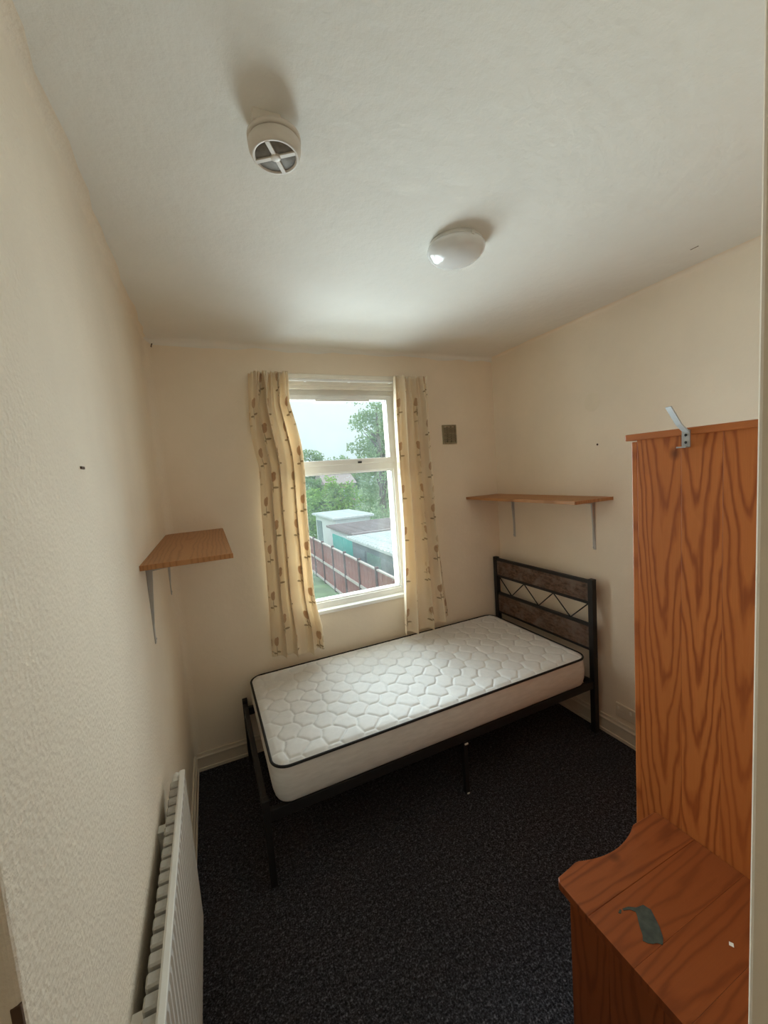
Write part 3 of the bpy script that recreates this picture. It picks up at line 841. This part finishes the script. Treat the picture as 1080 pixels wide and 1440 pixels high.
FXX = 4.52
fence = thing('garden_fence', 'red-brown panel fence with pale rails running along the garden', 'fence', (FXX, 5.0, GZ))
npan = 9; pl = 1.5
for i in range(npan + 1):
    box('post', (-.05, i * pl - .05, 0), (.05, i * pl + .05, 1.86), M['fence_post'], fence, .005)
for i in range(npan):
    y0 = i * pl + .05
    for zz0, zz1 in ((.16, .90), (.98, 1.76)):
        nb = 8; bw = (pl - .1) / nb
        for j in range(nb):
            box('board', (-.012 + .006 * (j % 2), y0 + j * bw + .004, zz0), (.010 + .006 * (j % 2), y0 + (j + 1) * bw - .002, zz1), M['fence_red'], fence, 0)
    box('rail', (-.042, y0, .89), (.02, y0 + pl - .1, .99), M['fence_rail'], fence, .004)
    box('rail', (-.042, y0, .07), (.02, y0 + pl - .1, .17), M['fence_rail'], fence, .004)
    box('capping', (-.035, y0 - .05, 1.755), (.045, y0 + pl - .05, 1.80), M['fence_rail'], fence, .004)

def shed(name, label, x0, y0, x1, y1, h, doors, roofm, wallm, over=.18):
    r = thing(name, label, 'shed', (x0, y0, GZ))
    box('walls', (0, 0, 0), (x1 - x0, y1 - y0, h), wallm, r, .01)
    box('roof', (-over, -over, h - .01), (x1 - x0 + over, y1 - y0 + over, h + .10), roofm, r, .02)
    nrib = int((y1 - y0) / .25)
    for i in range(nrib):
        y = (i + .5) * (y1 - y0) / nrib
        box('roof_rib', (-over, y - .03, h + .09), (x1 - x0 + over, y + .03, h + .13), roofm, r, .01)
    for (a, b_, mm) in doors:
        d = box('door', (-.04, a, .05), (.01, b_, h - .28), mm, r, .01)
        box('door_handle', (-.03, .3, -.05), (-.015, .34, .12), M['fence_rail'], d, .004)
    return r
shed('garden_shed', 'long low shed with pale ribbed roof and grey and green doors beside the fence', 5.15, 7.4, 8.2, 11.9, 2.12, [(.3, 1.5, M['door_grey']), (1.75, 2.9, M['door_green']), (3.1, 4.3, M['door_grey'])], M['roof_pale'], M['door_grey'])
shed('garden_shed', 'shed with pinkish felt roof and teal double doors beyond the pale roofed shed', 5.45, 12.3, 8.6, 15.8, 2.18, [(.3, 1.65, M['teal']), (1.75, 3.2, M['teal'])], M['roof_pink'], M['shed_white'])
shed('garden_shed', 'white rendered outbuilding beyond the teal doored shed', 5.85, 16.3, 7.7, 20.2, 2.45, [(2.6, 3.6, M['door_grey'])], M['roof_pale'], M['shed_white'])

def tree(name, label, base, crowns, n, leaf, mat, seed, trunk=.12, group=None, branches=6, cat='tree'):
    rnd = np.random.default_rng(seed)
    root = thing(name, label, cat, base, group)
    P = []
    tot = sum(c[3] * c[4] * c[5] for c in crowns)
    for cx, cy, cz, rx, ry, rz in crowns:
        m = max(60, int(n * rx * ry * rz / tot))
        d = rnd.normal(size=(m, 3)); d /= np.linalg.norm(d, axis=1)[:, None]
        # clumps: leaves gather around random centres on the crown
        nc = max(6, m // 70)
        cd = rnd.normal(size=(nc, 3)); cd /= np.linalg.norm(cd, axis=1)[:, None]
        cd *= rnd.uniform(.45, 1.0, (nc, 1))
        own = rnd.integers(0, nc, m)
        q = cd[own] + d * rnd.uniform(0, 1, (m, 1)) ** .5 * .34
        P.append(q * [rx, ry, rz] + [cx, cy, cz])
    P = np.concatenate(P); m = len(P)
    P[:, 2] = np.maximum(P[:, 2], .05)
    a = rnd.normal(size=(m, 3)); a /= np.linalg.norm(a, axis=1)[:, None]
    b = np.cross(a, rnd.normal(size=(m, 3))); b /= np.linalg.norm(b, axis=1)[:, None]
    s = leaf * rnd.uniform(.6, 1.3, (m, 1))
    V = np.stack([P - a * s, P + b * s * .5, P + a * s, P - b * s * .5], 1).reshape(-1, 3)
    me = bpy.data.meshes.new('foliage')
    me.from_pydata(V.tolist(), [], [(4 * i, 4 * i + 1, 4 * i + 2, 4 * i + 3) for i in range(m)])
    link('foliage', me, mat, root)
    top = max(c[2] for c in crowns)
    bm = bmesh.new()
    add_tube(bm, [(0, 0, -.05), (.05, .02, top * .35), (-.04, .05, top * .7), (0, 0, top)], [trunk, trunk * .8, trunk * .55, trunk * .25], 8)
    r2 = random.Random(seed)
    for i in range(branches):
        c = r2.choice(crowns); z0 = r2.uniform(.3, .8) * top
        add_tube(bm, [(0, 0, z0), (c[0] * .5 + r2.uniform(-.3, .3), c[1] * .5, z0 + (c[2] - z0) * .6), (c[0] + r2.uniform(-.5, .5) * c[3], c[1] + r2.uniform(-.5, .5) * c[4], c[2] + r2.uniform(-.2, .5) * c[5])], [trunk * .45, trunk * .3, trunk * .1], 6)
    from_bm('trunk', bm, M['bark'], root, True)
    return root
SH = 'bright green shrubs behind the sheds'
tree('garden_shrub', 'rounded bright green bush behind the far end of the fence', (5.3, 22.6, GZ), [(0, 0, 1.6, 1.5, 1.2, 1.6), (-.8, .2, 1.2, 1.2, 1.0, 1.2), (.6, 0, 2.4, 1.1, 1.0, .9)], 5200, .12, M['leaf_bright'], 1, .08, SH, cat='shrub')
tree('garden_shrub', 'broad bright green bush above the white outbuilding roof', (8.6, 26.6, GZ), [(0, 0, 2.1, 2.2, 1.6, 2.1), (1.2, .2, 3.0, 1.7, 1.3, 1.4), (-1.4, 0, 2.7, 1.5, 1.3, 1.2)], 7000, .14, M['leaf_bright'], 2, .09, SH, cat='shrub')
tree('garden_tree', 'tall pale grey-green tree rising behind the sheds', (10.9, 21.8, GZ), [(0, 0, 2.0, 2.0, 1.5, 2.0), (.2, 0, 3.8, 2.1, 1.5, 1.7), (-.8, .2, 5.6, 1.7, 1.4, 1.3), (-.6, 0, 7.4, 1.9, 1.5, 1.5), (1.0, .2, 6.6, 1.8, 1.4, 1.6), (-.4, 0, 9.0, 1.6, 1.4, 1.2)], 8500, .105, M['leaf_pale'], 3, .20, branches=16)
tree('garden_tree', 'pale feathery tree standing beyond the tall grey-green tree', (18.3, 36.5, GZ), [(0, 0, 3.2, 2.6, 2.1, 3.1), (.2, 0, 6.2, 2.2, 1.9, 2.5), (.3, 0, 9.2, 1.9, 1.7, 2.2)], 7000, .17, M['leaf_pale'], 4, .2, branches=12)
tree('distant_tree', 'round green tree far off above the roofs', (14.5, 58, GZ), [(0, 0, 6.2, 2.6, 2.2, 3.0), (-1.4, 0, 5.2, 2.0, 1.8, 2.2), (1.6, 0, 5.4, 2.0, 1.8, 2.2)], 4200, .22, M['leaf_far'], 5, .3, 'distant trees')
tree('distant_tree', 'low spreading green tree far off beside the brick house', (10.5, 47, GZ), [(0, 0, 3.2, 2.6, 2.0, 1.7), (2.0, 0, 3.0, 2.0, 1.8, 1.6)], 3600, .2, M['leaf_far'], 6, .25, 'distant trees')
tree('distant_tree', 'bushy green tree far off behind the brick house', (21.5, 62, GZ), [(0, 0, 4.8, 3.6, 2.6, 2.8), (3.0, 0, 4.2, 3.0, 2.4, 2.4)], 4200, .24, M['leaf_far'], 7, .3, 'distant trees')

hs = thing('distant_house', 'far brick house with pink-grey tiled roof between the trees', 'house', (15.0, 50, GZ))
box('walls', (0, 0, 0), (4, 6, 3.6), M['brick'], hs, .02)
bm = bmesh.new()
vs = [bm.verts.new(p) for p in ((-.3, -.3, 3.55), (4.3, -.3, 3.55), (4.3, 6.3, 3.55), (-.3, 6.3, 3.55), (-.3, 3, 5.4), (4.3, 3, 5.4))]
for f in ((0, 1, 5, 4), (2, 3, 4, 5), (0, 4, 3), (1, 2, 5), (0, 3, 2, 1)): bm.faces.new([vs[i] for i in f])
from_bm('roof', bm, M['slate'], hs)
box('chimney', (3.0, 2.6, 4.6), (3.7, 3.4, 6.3), M['brick'], hs, .02)
for x in (.6, 2.4):
    w_ = box('house_window', (x, -.05, 1.6), (x + .9, .05, 2.9), M['upvc'], hs, .01)
    box('window_pane', (-.38, -.06, -.57), (.38, -.045, .57), M['door_grey'], w_, 0)
